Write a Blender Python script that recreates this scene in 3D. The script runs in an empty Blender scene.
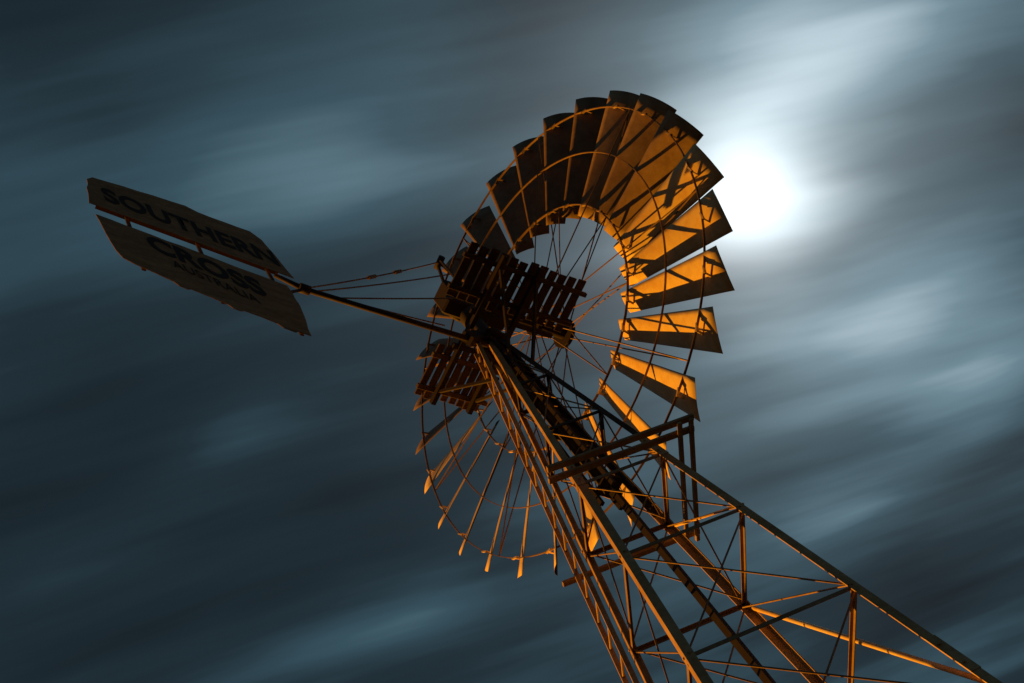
import bpy, bmesh, math, random
import numpy as np
from mathutils import Vector, Matrix
random.seed(7)
scene=bpy.context.scene
scene.view_settings.view_transform='Standard'
scene.view_settings.look='None'
scene.view_settings.exposure=0
# ------------------------------------------------------------ camera
ZA=11.832
Mc=np.array([[0.8146,-0.4367,-0.3817],[-0.2481,-0.8572,0.4513],[-0.5243,-0.2730,-0.8066]])
u_,s_,vt_=np.linalg.svd(Mc);Mc=u_@vt_
F=1201.7
CP=Vector((-6.087,-3.344,-10.232+ZA))
cam=bpy.data.cameras.new("camera");co=bpy.data.objects.new("camera",cam)
scene.collection.objects.link(co)
cam.sensor_width=36;cam.lens=36*F/1024;cam.clip_end=20000;cam.clip_start=.05
mw=Matrix(Mc.T.tolist()).to_4x4();mw.translation=CP
co.matrix_world=mw
scene.camera=co
def raydir(px,py):
    d=Mc.T@np.array([(px-512)/F,-(py-341.5)/F,-1.]);return d/np.linalg.norm(d)
# ------------------------------------------------------------ node helpers
class N:
    def __init__(s,nt): s.nt=nt
    def new(s,t,**k):
        n=s.nt.nodes.new(t)
        for a,b in k.items(): setattr(n,a,b)
        return n
    def inp(s,sock,v):
        if isinstance(v,bpy.types.NodeSocket): s.nt.links.new(v,sock)
        else: sock.default_value=v
    def m(s,op,*a,clamp=False):
        n=s.new('ShaderNodeMath',operation=op,use_clamp=clamp)
        for i,v in enumerate(a): s.inp(n.inputs[i],v)
        return n.outputs[0]
    def dot(s,v,c):
        n=s.new('ShaderNodeVectorMath',operation='DOT_PRODUCT');s.inp(n.inputs[0],v);n.inputs[1].default_value=tuple(c);return n.outputs['Value']
    def comb(s,x,y,z=0.):
        n=s.new('ShaderNodeCombineXYZ')
        for i,v in enumerate((x,y,z)): s.inp(n.inputs[i],v)
        return n.outputs[0]
    def noise(s,vec,scale,detail=3,rough=.5,dist=0.):
        n=s.new('ShaderNodeTexNoise');s.inp(n.inputs['Vector'],vec)
        n.inputs['Scale'].default_value=scale;n.inputs['Detail'].default_value=detail;n.inputs['Roughness'].default_value=rough;n.inputs['Distortion'].default_value=dist
        return n.outputs['Fac']
    def ramp(s,f,stops):
        n=s.new('ShaderNodeValToRGB');s.inp(n.inputs[0],f);e=n.color_ramp.elements
        while len(e)<len(stops): e.new(.5)
        for i,(p,c) in enumerate(stops):
            e[i].position=p;e[i].color=(*c,1)
        return n.outputs[0]
    def mix(s,f,a,b,blend='MIX'):
        n=s.new('ShaderNodeMix',data_type='RGBA',blend_type=blend);s.inp(n.inputs[0],f)
        for i,v in ((6,a),(7,b)): s.inp(n.inputs[i],v if isinstance(v,bpy.types.NodeSocket) else (*v,1))
        return n.outputs[2]
# ------------------------------------------------------------ world: moonlit streaked cloud
world=bpy.data.worlds.new("World");scene.world=world;world.use_nodes=True
nt=world.node_tree;nt.nodes.clear();n=N(nt)
tc=n.new('ShaderNodeTexCoord').outputs['Generated']
best=None
for k in range(3600):
    t=k*math.pi/1800;w=np.array([math.cos(t),math.sin(t),0]);c=Mc@w
    a=math.degrees(math.atan2(c[1],c[0]))
    if best is None or abs(a-15)<best[0]: best=(abs(a-15),w)
w=best[1];wp=np.array([-w[1],w[0],0])
dz=n.m('MAXIMUM',n.dot(tc,(0,0,1)),.12)
u=n.m('DIVIDE',n.dot(tc,w),dz);v=n.m('DIVIDE',n.dot(tc,wp),dz)
def uv(px,py):
    d=raydir(px,py);return float(d@w/d[2]),float(d@wp/d[2])
warp=n.noise(n.comb(n.m('MULTIPLY',u,.8),n.m('MULTIPLY',v,1.2)),1.5,1,.5)
warp=n.m('SUBTRACT',warp,.5)
vw=n.m('MULTIPLY_ADD',warp,.12,v)
s1=n.noise(n.comb(n.m('MULTIPLY',u,.6),n.m('MULTIPLY',vw,2.4),3.1),1.5,2,.4)
s2=n.noise(n.comb(n.m('MULTIPLY',u,1.),n.m('MULTIPLY',vw,6.),8.4),1.7,3,.45)
s3=n.noise(n.comb(n.m('MULTIPLY',u,1.3),n.m('MULTIPLY',vw,1.8),1.4),1.6,2,.5)
s4=n.noise(n.comb(n.m('MULTIPLY',u,1.5),n.m('MULTIPLY',vw,14.),2.2),1.7,3,.5)
dens=n.m('MULTIPLY',s1,.34);dens=n.m('MULTIPLY_ADD',s2,.24,dens);dens=n.m('MULTIPLY_ADD',s3,.29,dens);dens=n.m('MULTIPLY_ADD',s4,.13,dens)
dens=n.m('MULTIPLY_ADD',dens,2.1,-.76)
patches=[ # two points of the long axis, half width, amount
 ((160,195),(400,110),.05,.13),((250,240),(440,180),.03,.10),((60,300),(250,240),.04,.05),((190,445),(290,410),.022,.20),((290,415),(400,380),.02,.08),
 ((360,640),(500,580),.035,.24),((240,680),(400,630),.02,.15),((800,530),(900,490),.018,.24),((920,405),(1060,340),.045,.34),((860,310),(1060,230),.06,.26),
 ((780,330),(930,280),.06,.22),((750,120),(850,-60),.085,.46),((850,60),(960,-30),.05,.14),((960,580),(1050,545),.014,.12),
 ((220,540),(480,460),.06,-.10),((-60,60),(200,-10),.08,-.06),((820,650),(1000,590),.055,-.18),((40,590),(220,530),.05,-.08),((480,50),(650,10),.07,-.16),
 ((980,170),(1060,60),.05,-.12),((0,370),(160,320),.05,-.08),((890,480),(1040,430),.03,-.14),((430,90),(560,50),.05,-.06)]
for (pa,pb,b,amt) in patches:
    ua,va=uv(*pa);ub,vb=uv(*pb);cu,cv=(ua+ub)/2,(va+vb)/2
    L=math.hypot(ub-ua,vb-va);dx,dy=(ub-ua)/L,(vb-va)/L;hl=L*.62;hw=b*1.5
    du=n.m('SUBTRACT',u,cu);dv=n.m('SUBTRACT',vw,cv)
    x=n.m('ADD',n.m('MULTIPLY',du,dx/hl),n.m('MULTIPLY',dv,dy/hl))
    y=n.m('ADD',n.m('MULTIPLY',du,-dy/hw),n.m('MULTIPLY',dv,dx/hw))
    r=n.m('ADD',n.m('MULTIPLY',x,x),n.m('MULTIPLY',y,y))
    g=n.m('EXPONENT',n.m('MULTIPLY',r,-1.))
    dens=n.m('MULTIPLY_ADD',g,amt,dens)
md=raydir(748,190)
ang=n.m('ARCCOSINE',n.m('MINIMUM',n.dot(tc,md),1.))
ang2=n.m('ARCCOSINE',n.m('MINIMUM',n.dot(tc,raydir(870,230)),1.))
def gauss(a,s):
    q=n.m('DIVIDE',a,s);return n.m('EXPONENT',n.m('MULTIPLY',n.m('MULTIPLY',q,q),-1.))
halo=gauss(ang,.13)
wide=gauss(ang2,.26)
dens=n.m('MULTIPLY_ADD',halo,.26,dens);dens=n.m('MULTIPLY_ADD',wide,.16,dens)
col=n.ramp(dens,[(0.,(.0080,.0130,.0170)),(.25,(.0150,.029,.040)),(.5,(.036,.079,.106)),(.75,(.120,.21,.26)),(1.,(.38,.50,.57))])
# the glow spreads unevenly through the cloud: its radius is warped by the streaks
wa=n.m('MULTIPLY',ang,n.m('MULTIPLY_ADD',n.m('SUBTRACT',s2,.5),-1.2,1.))
core=n.m('MULTIPLY',gauss(wa,.054),.92)
sm=n.m('MULTIPLY_ADD',s2,.8,n.m('MULTIPLY_ADD',s1,.7,.0))
core2=n.m('MULTIPLY',n.m('EXPONENT',n.m('DIVIDE',ang,-.085)),n.m('MULTIPLY',sm,.70))
glow=n.m('ADD',core,core2)
vm=n.new('ShaderNodeVectorMath',operation='SCALE');vm.inputs[0].default_value=(.90,.97,1.);n.inp(vm.inputs['Scale'],glow)
add=n.new('ShaderNodeVectorMath',operation='ADD');n.inp(add.inputs[0],col);n.inp(add.inputs[1],vm.outputs[0])
bg=n.new('ShaderNodeBackground');n.inp(bg.inputs[0],add.outputs[0]);bg.inputs[1].default_value=1.
sunel=math.radians(3.0)
ca=-.22
sd=Vector((ca*math.cos(sunel),math.sqrt(1-ca*ca)*math.cos(sunel),math.sin(sunel))).normalized()
sky=n.new('ShaderNodeTexSky',sky_type='NISHITA');sky.sun_disc=False;sky.sun_elevation=sunel;sky.sun_rotation=math.atan2(sd.x,sd.y)
bg2=n.new('ShaderNodeBackground');n.inp(bg2.inputs[0],sky.outputs[0]);bg2.inputs[1].default_value=.0002
ash=n.new('ShaderNodeAddShader');nt.links.new(bg.outputs[0],ash.inputs[0]);nt.links.new(bg2.outputs[0],ash.inputs[1])
out=n.new('ShaderNodeOutputWorld');nt.links.new(ash.outputs[0],out.inputs[0])
# ------------------------------------------------------------ sun (low sodium-coloured light)
sl=bpy.data.lights.new("sun","SUN");sl.energy=5.;sl.angle=math.radians(.5);sl.color=(1.,.36,.008)
so=bpy.data.objects.new("sun",sl);scene.collection.objects.link(so)
so.rotation_euler=sd.to_track_quat('Z','Y').to_euler();so.location=(0,0,20)
# ------------------------------------------------------------ materials
def mat(name,base,rust,rough=.55,metal=.25,sc=6.,amt=.5,bump=.15,streak=None,var=.5):
    m=bpy.data.materials.new(name);m.use_nodes=True;t=m.node_tree;q=N(t)
    b=t.nodes['Principled BSDF'];oc=q.new('ShaderNodeTexCoord').outputs['Object']
    if streak:
        mp=q.new('ShaderNodeMapping');q.inp(mp.inputs[0],oc);mp.inputs['Scale'].default_value=streak;vec=mp.outputs[0]
    else: vec=oc
    f1=q.noise(vec,sc,6,.62,.3);f2=q.noise(oc,sc*7,4,.6)
    f=q.m('MULTIPLY_ADD',f2,.35,q.m('MULTIPLY',f1,.8))
    k=q.ramp(f,[(.52-.18*amt,(0,0,0)),(.74,(1,1,1))])
    c=q.mix(k,base,rust)
    c=q.mix(q.m('MULTIPLY',f2,var),c,tuple(x*.55 for x in base))
    q.inp(b.inputs['Base Color'],c)
    q.inp(b.inputs['Roughness'],q.m('MULTIPLY_ADD',f,.3,rough-.1));b.inputs['Metallic'].default_value=metal
    bp=q.new('ShaderNodeBump');bp.inputs['Strength'].default_value=bump;bp.inputs['Distance'].default_value=.01
    q.inp(bp.inputs['Height'],f);q.inp(b.inputs['Normal'],bp.outputs[0])
    return m
m_blade=mat("weathered_galvanised_blade",(.95,.76,.40),(.74,.46,.18),.5,.0,2.2,.1,.08,(1,.5,1),.25)
m_blade2=mat("shaded_galvanised_blade",(.30,.205,.115),(.15,.09,.045),.6,.05,2.2,.4,.12,(1,.5,1),.4)  # blade colour darkened to paint in shade on the unlit sector
m_blade1=mat("half_shaded_galvanised_blade",(.52,.37,.20),(.28,.17,.08),.55,.05,2.2,.4,.12,(1,.5,1),.4)  # middle tone, painted shade easing towards the lit blades
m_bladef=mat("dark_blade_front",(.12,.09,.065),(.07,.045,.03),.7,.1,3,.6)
m_steel=mat("weathered_steel",(.42,.30,.16),(.22,.115,.045),.55,.3,5,.8)
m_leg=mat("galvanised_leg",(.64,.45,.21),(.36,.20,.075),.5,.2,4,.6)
m_legd=mat("dark_leg",(.10,.07,.04),(.05,.03,.016),.6,.2,4,.6)  # darker tone for one upper leg and the upper girts
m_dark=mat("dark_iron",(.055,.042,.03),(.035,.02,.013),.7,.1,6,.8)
m_wood=mat("weathered_wood",(.11,.078,.046),(.05,.032,.02),.85,0.,3,.9,.4,(1,1,1))
m_wood2=mat("brown_wood",(.24,.155,.08),(.11,.065,.033),.85,0.,3,.9,.4,(1,1,1))
m_board=mat("work_board",(.56,.41,.23),(.28,.17,.08),.85,0.,3,.9,.4,(1,1,1))
m_vane=mat("vane_paint",(.62,.38,.17),(.22,.115,.045),.8,0.,2.6,1.0,.35,(1,1,4.),.7)
m_text=mat("dark_lettering",(.014,.012,.010),(.028,.022,.016),.8,0.,8,.5)
m_ground=mat("dry_ground",(.16,.12,.075),(.08,.07,.04),.95,0.,.3,.6,.5)
# ------------------------------------------------------------ mesh helpers
def beam(bm,p1,p2,wd,ht,up=Vector((0,0,1)),off=(0,0)):
    p1=Vector(p1);p2=Vector(p2);d=(p2-p1).normalized();up=Vector(up)
    s=d.cross(up)
    if s.length<1e-4: s=d.cross(Vector((1,0,0)))
    s.normalize();h=s.cross(d).normalized()
    vs=[]
    for p in (p1,p2):
        for a,b in ((-1,-1),(1,-1),(1,1),(-1,1)):
            vs.append(bm.verts.new(p+s*(a*wd/2+off[0])+h*(b*ht/2+off[1])))
    for f in ((3,2,1,0),(4,5,6,7),(0,1,5,4),(1,2,6,5),(2,3,7,6),(3,0,4,7)): bm.faces.new([vs[i] for i in f])
def rod(bm,p1,p2,r1,r2=None,seg=8):
    r2=r1 if r2 is None else r2
    p1=Vector(p1);p2=Vector(p2);d=(p2-p1).normalized();s=d.orthogonal().normalized();h=d.cross(s)
    a=[bm.verts.new(p1+(s*math.cos(t)+h*math.sin(t))*r1) for t in [2*math.pi*i/seg for i in range(seg)]]
    b=[bm.verts.new(p2+(s*math.cos(t)+h*math.sin(t))*r2) for t in [2*math.pi*i/seg for i in range(seg)]]
    for i in range(seg): 
        f=bm.faces.new((a[i],a[(i+1)%seg],b[(i+1)%seg],b[i]));f.smooth=seg>6
    bm.faces.new(a[::-1]);bm.faces.new(b)
def angle(bm,p1,p2,wd,t,o1,o2):
    p1=Vector(p1);p2=Vector(p2)
    a=Vector(o1).normalized();b=Vector(o2).normalized()
    prof=[Vector((0,0)),Vector((wd,0)),Vector((wd,t)),Vector((t,t)),Vector((t,wd)),Vector((0,wd))]
    A=[bm.verts.new(p1+a*q.x+b*q.y) for q in prof];B=[bm.verts.new(p2+a*q.x+b*q.y) for q in prof]
    for i in range(6): bm.faces.new((A[i],A[(i+1)%6],B[(i+1)%6],B[i]))
    bm.faces.new(A[::-1]);bm.faces.new(B)
def finish(bm,name,material,parent=None,loc=(0,0,0),bevel=0):
    bmesh.ops.recalc_face_normals(bm,faces=bm.faces)
    me=bpy.data.meshes.new(name);bm.to_mesh(me);bm.free();me.materials.append(material)
    o=bpy.data.objects.new(name,me);scene.collection.objects.link(o)
    o.location=loc
    if parent: o.parent=parent
    if bevel:
        b=o.modifiers.new("bevel","BEVEL");b.width=bevel;b.segments=1;b.limit_method='ANGLE'
    return o
V=Vector
# ------------------------------------------------------------ ground
bm=bmesh.new();bmesh.ops.create_grid(bm,x_segments=40,y_segments=40,size=6000)
g=finish(bm,"ground",m_ground);g["kind"]="structure"
g["label"]="dry grassy paddock ground under the windmill"
# ------------------------------------------------------------ windmill root
mill=bpy.data.objects.new("windmill",None);scene.collection.objects.link(mill)
mill["label"]="tall rusty steel farm windmill with many blades and a lettered tail";mill["category"]="windmill"
# ------------------------------------------------------------ tower
K=.1606;PSI=.1591
LA=[PSI+math.pi/2,PSI+math.pi,PSI,PSI-math.pi/2]
def LP(i,h):
    r=K*h
    return V((r*math.cos(LA[i]),r*math.sin(LA[i]),ZA-h))
order=[0,1,3,2]
levels=[.75,1.6,2.5,3.42,4.41,5.55,6.8,8.2,9.8,11.3]
bm=bmesh.new()
beam(bm,(-.13,0,ZA-.56),(.13,0,ZA-.56),.26,.03)
tower=finish(bm,"tower",m_dark,mill,bevel=.004)
for li,h in enumerate(levels):
    for j in range(4):
        bm=bmesh.new()
        a=order[j];b=order[(j+1)%4];A=LP(a,h);B=LP(b,h)
        inn=(V((0,0,ZA-h))-(A+B)/2).normalized()
        angle(bm,A+inn*.012,B+inn*.012,.030,.006,inn,(0,0,-1))
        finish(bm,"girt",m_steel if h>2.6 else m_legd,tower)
for i in range(4):
    e1=(LP(order[(order.index(i)+1)%4],5)-LP(i,5)).normalized();e2=(LP(order[(order.index(i)-1)%4],5)-LP(i,5)).normalized()
    bm=bmesh.new();angle(bm,LP(i,.55),LP(i,3.3),.05 if i==3 else .058,.008,e1,e2)
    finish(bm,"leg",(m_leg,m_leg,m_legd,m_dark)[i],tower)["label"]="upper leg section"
    bm=bmesh.new()
    angle(bm,LP(i,3.3),LP(i,ZA),.066,.008,e1,e2)
    for h in (3.12,6.2,9.2):
        P=LP(i,h);Q=LP(i,h+.35)
        o=-(e1+e2).normalized()*.006
        angle(bm,P+o,Q+o,.072,.006,e1,e2)
        for s in (.08,.27):
            C=P.lerp(Q,s/.35)
            rod(bm,C+e1*.04-e2*.018,C+e1*.04+e2*.018,.010,seg=6);rod(bm,C+e2*.04-e1*.018,C+e2*.04+e1*.018,.010,seg=6)
    for h in levels[3:]:
        for ee,oo in ((e1,e2),(e2,e1)):
            C=LP(i,h)
            rod(bm,C+ee*.035-oo*.010,C+ee*.035+oo*.014,.009,seg=6)
            rod(bm,C+ee*.035-oo*.010-V((0,0,.06)),C+ee*.035+oo*.014-V((0,0,.06)),.009,seg=6)
    finish(bm,"leg",m_leg,tower)
for j in range(4):
    bm=bmesh.new();a=order[j];b=order[(j+1)%4]
    for l in range(len(levels)-1):
        h0,h1=levels[l],levels[l+1]
        inn=(V((0,0,ZA-h0))-(LP(a,h0)+LP(b,h0))/2).normalized()
        if not (a in (2,3) and b in (2,3) and l in (4,5)):
            rod(bm,LP(a,h0)+inn*.03,LP(b,h1)+inn*.03,.007,seg=6)
        rod(bm,LP(b,h0)+inn*.055,LP(a,h1)+inn*.055,.007,seg=6)
    finish(bm,"cross_brace",m_steel,tower)
bm=bmesh.new()
rod(bm,LP(2,4.42),LP(3,6.78),.018,seg=10)
rod(bm,LP(2,3.45),LP(3,4.40),.011,seg=8)
finish(bm,"diagonal_strut",m_blade,tower)
# inner guide frame carrying the mast pipe
bm=bmesh.new()
for sx in (-1,1):
    for sy in (-1,1):
        beam(bm,(sx*.07,sy*.07,ZA-.6),(sx*.10,sy*.10,ZA-3.3),.035,.035,(0,1,0))
for h in (.9,1.35,1.8,2.25,2.7,3.15):
    beam(bm,(-.10,0,ZA-h),(.10,0,ZA-h),.20,.02)
finish(bm,"mast_guide",m_dark,tower)
# ladder hugging leg 1
bm=bmesh.new()
out1=(LP(0,5)+LP(1,5))/2-V((0,0,ZA-5));out1.normalize()
e=(LP(0,5)-LP(1,5)).normalized()
def LL(h,s): return LP(0,h)+out1*.10+e*(s-.05)
for s in (-.15,.15): beam(bm,LL(.4,s),LL(11.6,s),.04,.018,e)
h=.6
while h<11.4:
    rod(bm,LL(h,-.15),LL(h,.15),.010,seg=6);h+=.26
finish(bm,"ladder",m_leg,mill)
bm=bmesh.new();beam(bm,(0,0,ZA+.2),(0,0,.9),.05,.05,(0,1,0))
for h in (2.9,6.1,9.0): beam(bm,(0.0,0,ZA-h),(0,0,ZA-h-.4),.075,.06,(0,1,0))
finish(bm,"pump_rod",m_dark,mill)
bm=bmesh.new();rod(bm,(0,0,1.0),(0,0,0),.06,seg=12);rod(bm,(0,0,.95),(0,0,1.05),.1,seg=12)
rod(bm,(0,0,.6),(.8,0,.6),.035,seg=10);finish(bm,"pump_head",m_dark,mill)
# ------------------------------------------------------------ upper platforms (slatted)
def slatplat(x0,x1,y0,y1,z,ns,name,m):
    bm=bmesh.new();w=(x1-x0)/ns
    for i in range(ns):
        x=x0+w*(i+.5);j=random.uniform(-.02,.02);k=random.uniform(-.02,.02)
        beam(bm,(x,y0+j,z+random.uniform(-.004,.004)),(x+random.uniform(-.01,.01),y1+k,z),w*.76,.022)
    for y in (y0+.12,y1-.12):
        beam(bm,(x0-.03,y,z-.04),(x1+.03,y,z-.04),.045,.045)
    return finish(bm,name,m,mill,bevel=.003)
ZP=ZA-.30
p1=slatplat(-.58,.86,-.83,-.24,ZP,12,"service_platform",m_wood)
p2=slatplat(-.40,.38,.25,.86,ZP,8,"service_platform",m_wood2)
bm=bmesh.new()
for x in (-.22,.22): beam(bm,(x,-.84,ZP-.11),(x,.86,ZP-.11),.05,.06)
for s in (-1,1):
    beam(bm,(-.3,s*.2,ZP-.10),(.7 if s<0 else .35,s*.2,ZP-.10),.045,.05)
for i in range(4):
    sx=(-.22,.22)[i%2];sy=(-.7,.7)[i//2]
    beam(bm,(sx,sy,ZP-.14),(sx*.6,sy*.18,ZP-.85),.028,.028,(1,0,0))
finish(bm,"platform_bearer",m_dark,mill)
# ------------------------------------------------------------ lower work platform
bm=bmesh.new();zc=ZA-3.45;ax=PSI-math.pi/4
ex=V((math.cos(ax),math.sin(ax),0));ey=V((-ex.y,ex.x,0))
ctr=V((-.02,-.03,zc))
for o,wv in ((-.60,.055),(-.49,.055),(.58,.05)):
    beam(bm,ctr+ex*(-.62)+ey*o,ctr+ex*.64+ey*o,wv,.03)
for o in (.60,.50): beam(bm,ctr+ey*(-.62)+ex*o+V((0,0,-.035)),ctr+ey*.64+ex*o+V((0,0,-.035)),.035,.03)
finish(bm,"work_platform",m_board,mill,bevel=.003)
# ------------------------------------------------------------ head: mast, gearbox
bm=bmesh.new()
rod(bm,(0,0,ZA-3.2),(0,0,ZA+.35),.07,seg=14)
rod(bm,(0,0,ZA-.62),(0,0,ZA-.50),.14,seg=16);rod(bm,(0,0,ZA-.1),(0,0,ZA+.05),.12,seg=16)
finish(bm,"mast_pipe",m_dark,mill)
HX,HZ=1.235,ZA+.450
bm=bmesh.new()
beam(bm,(-.2,0,HZ-.05),(.55,0,HZ-.05),.26,.36);beam(bm,(-.12,0,HZ+.18),(.45,0,HZ+.18),.20,.12)
rod(bm,(.5,0,HZ),(HX-.1,0,HZ),.06,.05,seg=14)
beam(bm,(-.28,0,HZ-.27),(.25,0,HZ-.31),.18,.12)
for s in (-1,1):
    rod(bm,(.1,s*.13,HZ-.02),(.1,s*.19,HZ-.02),.14,seg=18)
gear=finish(bm,"gearbox",m_dark,mill,bevel=.02)
bm=bmesh.new()
top=V((.22,0,ZA+1.60))
for s in (-1,1): beam(bm,(.05,s*.12,HZ+.18),top+V((0,s*.03,0)),.035,.02,(0,1,0))
beam(bm,(.42,0,HZ+.18),top,.035,.02,(0,1,0))
rod(bm,top+V((0,-.08,-.02)),top+V((0,.08,-.02)),.04,seg=12)
finish(bm,"stay_post",m_dark,mill)
# ------------------------------------------------------------ tail
bm=bmesh.new()
boomA=V((-.1,0,ZA-.66));boomB=V((-2.08,0,ZA-.645))
rod(bm,boomA,boomB,.030,.026,seg=12)
beam(bm,(-.35,0,ZA-.66),(.1,0,ZA-.40),.1,.14)
rod(bm,boomB+V((.05,0,0)),boomB+V((-.05,0,.01)),.045,seg=12)
rod(bm,boomB,(-2.30,.03,ZA-.42),.026,.02,seg=10)
beam(bm,(-2.25,.030,ZA-.33),(-3.88,.030,ZA-.03),.03,.045,(0,1,0))
for x,z0,z1 in ((-2.36,-1.66,.40),(-3.0,-1.45,.52),(-3.62,-1.22,.5)):
    beam(bm,(x,.03,ZA+z0),(x-.0,.03,ZA+z1),.012,.035,(1,0,0))
beam(bm,boomB,(-2.45,.03,ZA-.95),.02,.02,(0,1,0))
tail=finish(bm,"tail",m_dark,mill)
def panel(pts,name):
    bm=bmesh.new()
    y0,y1=-.010,-.004
    q2=[]
    for i,(x,z) in enumerate(pts):
        x2,z2=pts[(i+1)%len(pts)];L=math.hypot(x2-x,z2-z);k=max(1,int(L/.12))
        for j in range(k):
            t=j/k;jt=0 if j==0 else .008
            q2.append((x+(x2-x)*t+random.uniform(-jt,jt),z+(z2-z)*t+random.uniform(-jt,jt)))
    vs=[bm.verts.new((x,y0,ZA+zz)) for x,zz in q2];f=bm.faces.new(vs)
    r=bmesh.ops.extrude_face_region(bm,geom=[f])
    for q in r['geom']:
        if isinstance(q,bmesh.types.BMVert): q.co.y=y1
    return finish(bm,name,m_vane,tail)
up=[(-3.96,-.12),(-2.14,-.46),(-2.17,-.30),(-2.27,.34),(-2.36,.49),(-2.60,.52),(-2.87,.565),(-2.98,.64),(-3.3,.64),(-3.86,.60),(-3.92,.5)]
lo=[(-3.93,-.36),(-2.27,-.71),(-2.25,-1.1),(-2.31,-1.72),(-2.42,-1.70),(-2.45,-1.735),(-2.55,-1.71),(-2.60,-1.65),(-2.86,-1.58),(-2.90,-1.61),(-2.96,-1.59),(-3.0,-1.54),(-3.28,-1.44),(-3.32,-1.465),(-3.38,-1.44),(-3.42,-1.38),(-3.72,-1.24),(-3.80,-1.18),(-3.84,-1.06)]
panel(up,"vane_panel");panel(lo,"vane_panel")
def lettering(txt,bl,br,hl,hr,off):
    cu=bpy.data.curves.new("t","FONT");cu.body=txt;cu.offset=off;cu.space_character=1.02;cu.resolution_u=4
    ob=bpy.data.objects.new("t",cu);scene.collection.objects.link(ob)
    dg=bpy.context.evaluated_depsgraph_get();me=bpy.data.meshes.new_from_object(ob.evaluated_get(dg))
    bpy.data.objects.remove(ob)
    xs=[q.co.x for q in me.vertices];ys=[q.co.y for q in me.vertices];x0,x1,y0,y1=min(xs),max(xs),min(ys),max(ys)
    for q in me.vertices:
        a=(q.co.x-x0)/(x1-x0);b=(q.co.y-y0)/(y1-y0)
        x=bl[0]+(br[0]-bl[0])*a;zb=bl[1]+(br[1]-bl[1])*a;hh=hl+(hr-hl)*a
        q.co=(x-b*.02,-.014,ZA+zb+b*hh)
    me.materials.append(m_text)
    o=bpy.data.objects.new("lettering",me);scene.collection.objects.link(o);o.parent=tail
    return o
lettering("SOUTHERN",(-3.80,.06),(-2.22,-.27),.34,.36,.03)["label"]="dark capital letters spelling SOUTHERN"
lettering("CROSS",(-3.52,-.80),(-2.55,-1.16),.32,.36,.035)["label"]="dark capital letters spelling CROSS"
lettering("AUSTRALIA",(-3.36,-1.06),(-2.66,-1.35),.15,.16,.004)["label"]="small dark letters spelling AUSTRALIA"
bm=bmesh.new()
def cable(a,b,sag,r=.008,nseg=10):
    a=V(a);b=V(b);pr=a
    for i in range(1,nseg+1):
        t=i/nseg;p=a.lerp(b,t)-V((0,0,sag*4*t*(1-t)));rod(bm,pr,p,r,seg=5);pr=p
cable(top,(-2.05,0,ZA-.60),.04);cable(top+V((.05,0,-.3)),(-1.95,0,ZA-.60),.03)
cable((.1,-.2,ZA+.15),(-1.75,0,ZA-.62),.02);cable((-.2,.2,ZA+.1),(-1.9,0,ZA-.62),.02)
for k in (.35,.55): rod(bm,top.lerp(V((-2.05,0,ZA-.60)),k)-V((0,0,.035)),top.lerp(V((-2.05,0,ZA-.60)),k+.05)-V((0,0,.037)),.022,seg=6)
finish(bm,"stay_cable",m_steel,tail)
# ------------------------------------------------------------ wheel
NB=27;R=2.75;R0=1.29;PH=3.5
bm=bmesh.new()
rod(bm,(-.22,0,0),(.22,0,0),.07,seg=20);rod(bm,(-.24,0,0),(-.19,0,0),.13,seg=24);rod(bm,(.17,0,0),(.22,0,0),.17,seg=24)
wheel=finish(bm,"wheel",m_dark,mill,loc=(HX,0,HZ))
def P(r,deg,x): a=math.radians(deg);return V((x,r*math.cos(a),r*math.sin(a)))
for rr,xx,ww in ((1.42,-.085,.028),(2.02,-.11,.022),(2.55,-.10,.026)):
    bm=bmesh.new()
    for k in range(NB):
        a0=PH+360/NB*(k-.5);a1=a0+360/NB
        s=4
        pts=[P(rr,a0+(a1-a0)*i/s,xx) for i in range(s+1)]
        for i in range(s):
            rd=(pts[i]+pts[i+1])/2;rd.x=0;beam(bm,pts[i],pts[i+1],ww,.008,rd)
    finish(bm,"rim",m_steel,wheel)
bm=bmesh.new()
for k in range(9):
    a=PH+40*k+6.7
    for xh,s in ((-.21,1),(.19,-1)):
        rod(bm,P(.12,a-18*s,xh),P(2.55,a,-.10),.008,seg=6)
        rod(bm,P(.12,a+22*s,xh),P(1.42,a+13.3,-.085),.007,seg=6)
finish(bm,"spoke",m_steel,wheel)
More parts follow.
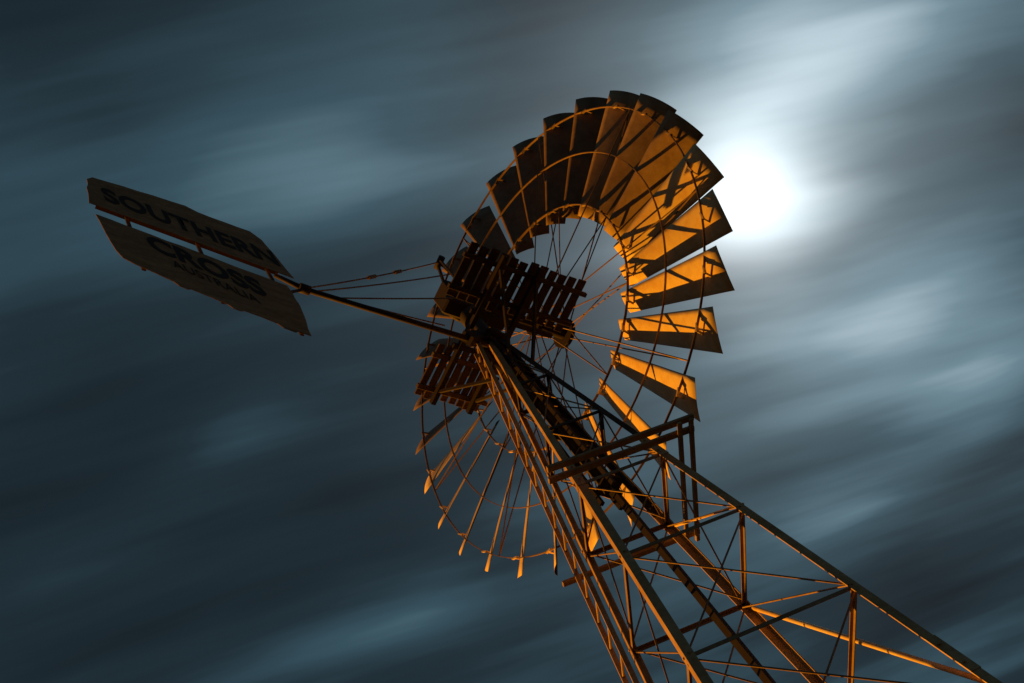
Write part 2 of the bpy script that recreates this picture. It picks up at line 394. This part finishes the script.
def blade_mesh(var,rear):
    bm=bmesh.new();nr,nc=10,8;rows=[]
    for i in range(nr+1):
        t=i/nr;r=R0+(R-R0)*t
        ch=.225+(.455-.225)*t
        be=math.radians(38-5*t+var[0])
        row=[]
        for j in range(nc+1):
            s=j/nc-.5
            bul=(.25-s*s)*4*ch*.06
            c=V((math.sin(be),0,math.cos(be)));nn=V((math.cos(be),0,-math.sin(be)))
            rr=r-(.02*(2*s)**2 if i==nr else 0)
            p=V((0,rr,0))+c*(s*ch)-nn*bul
            p+=nn*(var[1]*t*s+random.uniform(-.001,.001))
            row.append(bm.verts.new(p))
        rows.append(row)
    for i in range(nr):
        for j in range(nc):
            f=bm.faces.new((rows[i][j],rows[i+1][j],rows[i+1][j+1],rows[i][j+1]));f.smooth=True
    nf=len(bm.faces)
    for rr,xx in ((1.42,-.085),(2.55,-.10)):
        beam(bm,(xx,rr-.012,-.04),(xx,rr+.012,.04),.012,.026,(1,0,0))
        beam(bm,(xx,rr,.03),(.0,rr,.04),.02,.006,(0,1,0))
    bm.faces.ensure_lookup_table()
    for f in bm.faces[nf:]: f.material_index=1
    me=bpy.data.meshes.new("blade");bm.to_mesh(me);bm.free()
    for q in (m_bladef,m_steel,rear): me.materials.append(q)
    return me
pars=[(random.uniform(-2.5,2.5),random.uniform(-.06,.06)) for _ in range(7)]
lit=[blade_mesh(p,m_blade) for p in pars];shaded=[blade_mesh(p,m_blade2) for p in pars];half_shaded=[blade_mesh(p,m_blade1) for p in pars]
for k in range(NB):
    deg=(PH+360/NB*k)%360
    kind=shaded if 20<deg<160 else (half_shaded if 160<deg<200 else lit)  # sector decides how much shade is painted into the blade colour
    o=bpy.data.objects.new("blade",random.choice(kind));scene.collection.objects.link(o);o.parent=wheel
    o.rotation_euler=(math.radians(deg+random.uniform(-.6,.6)),0,0)
    if kind is shaded: o["label"]="wheel blade with shade painted into its colour"
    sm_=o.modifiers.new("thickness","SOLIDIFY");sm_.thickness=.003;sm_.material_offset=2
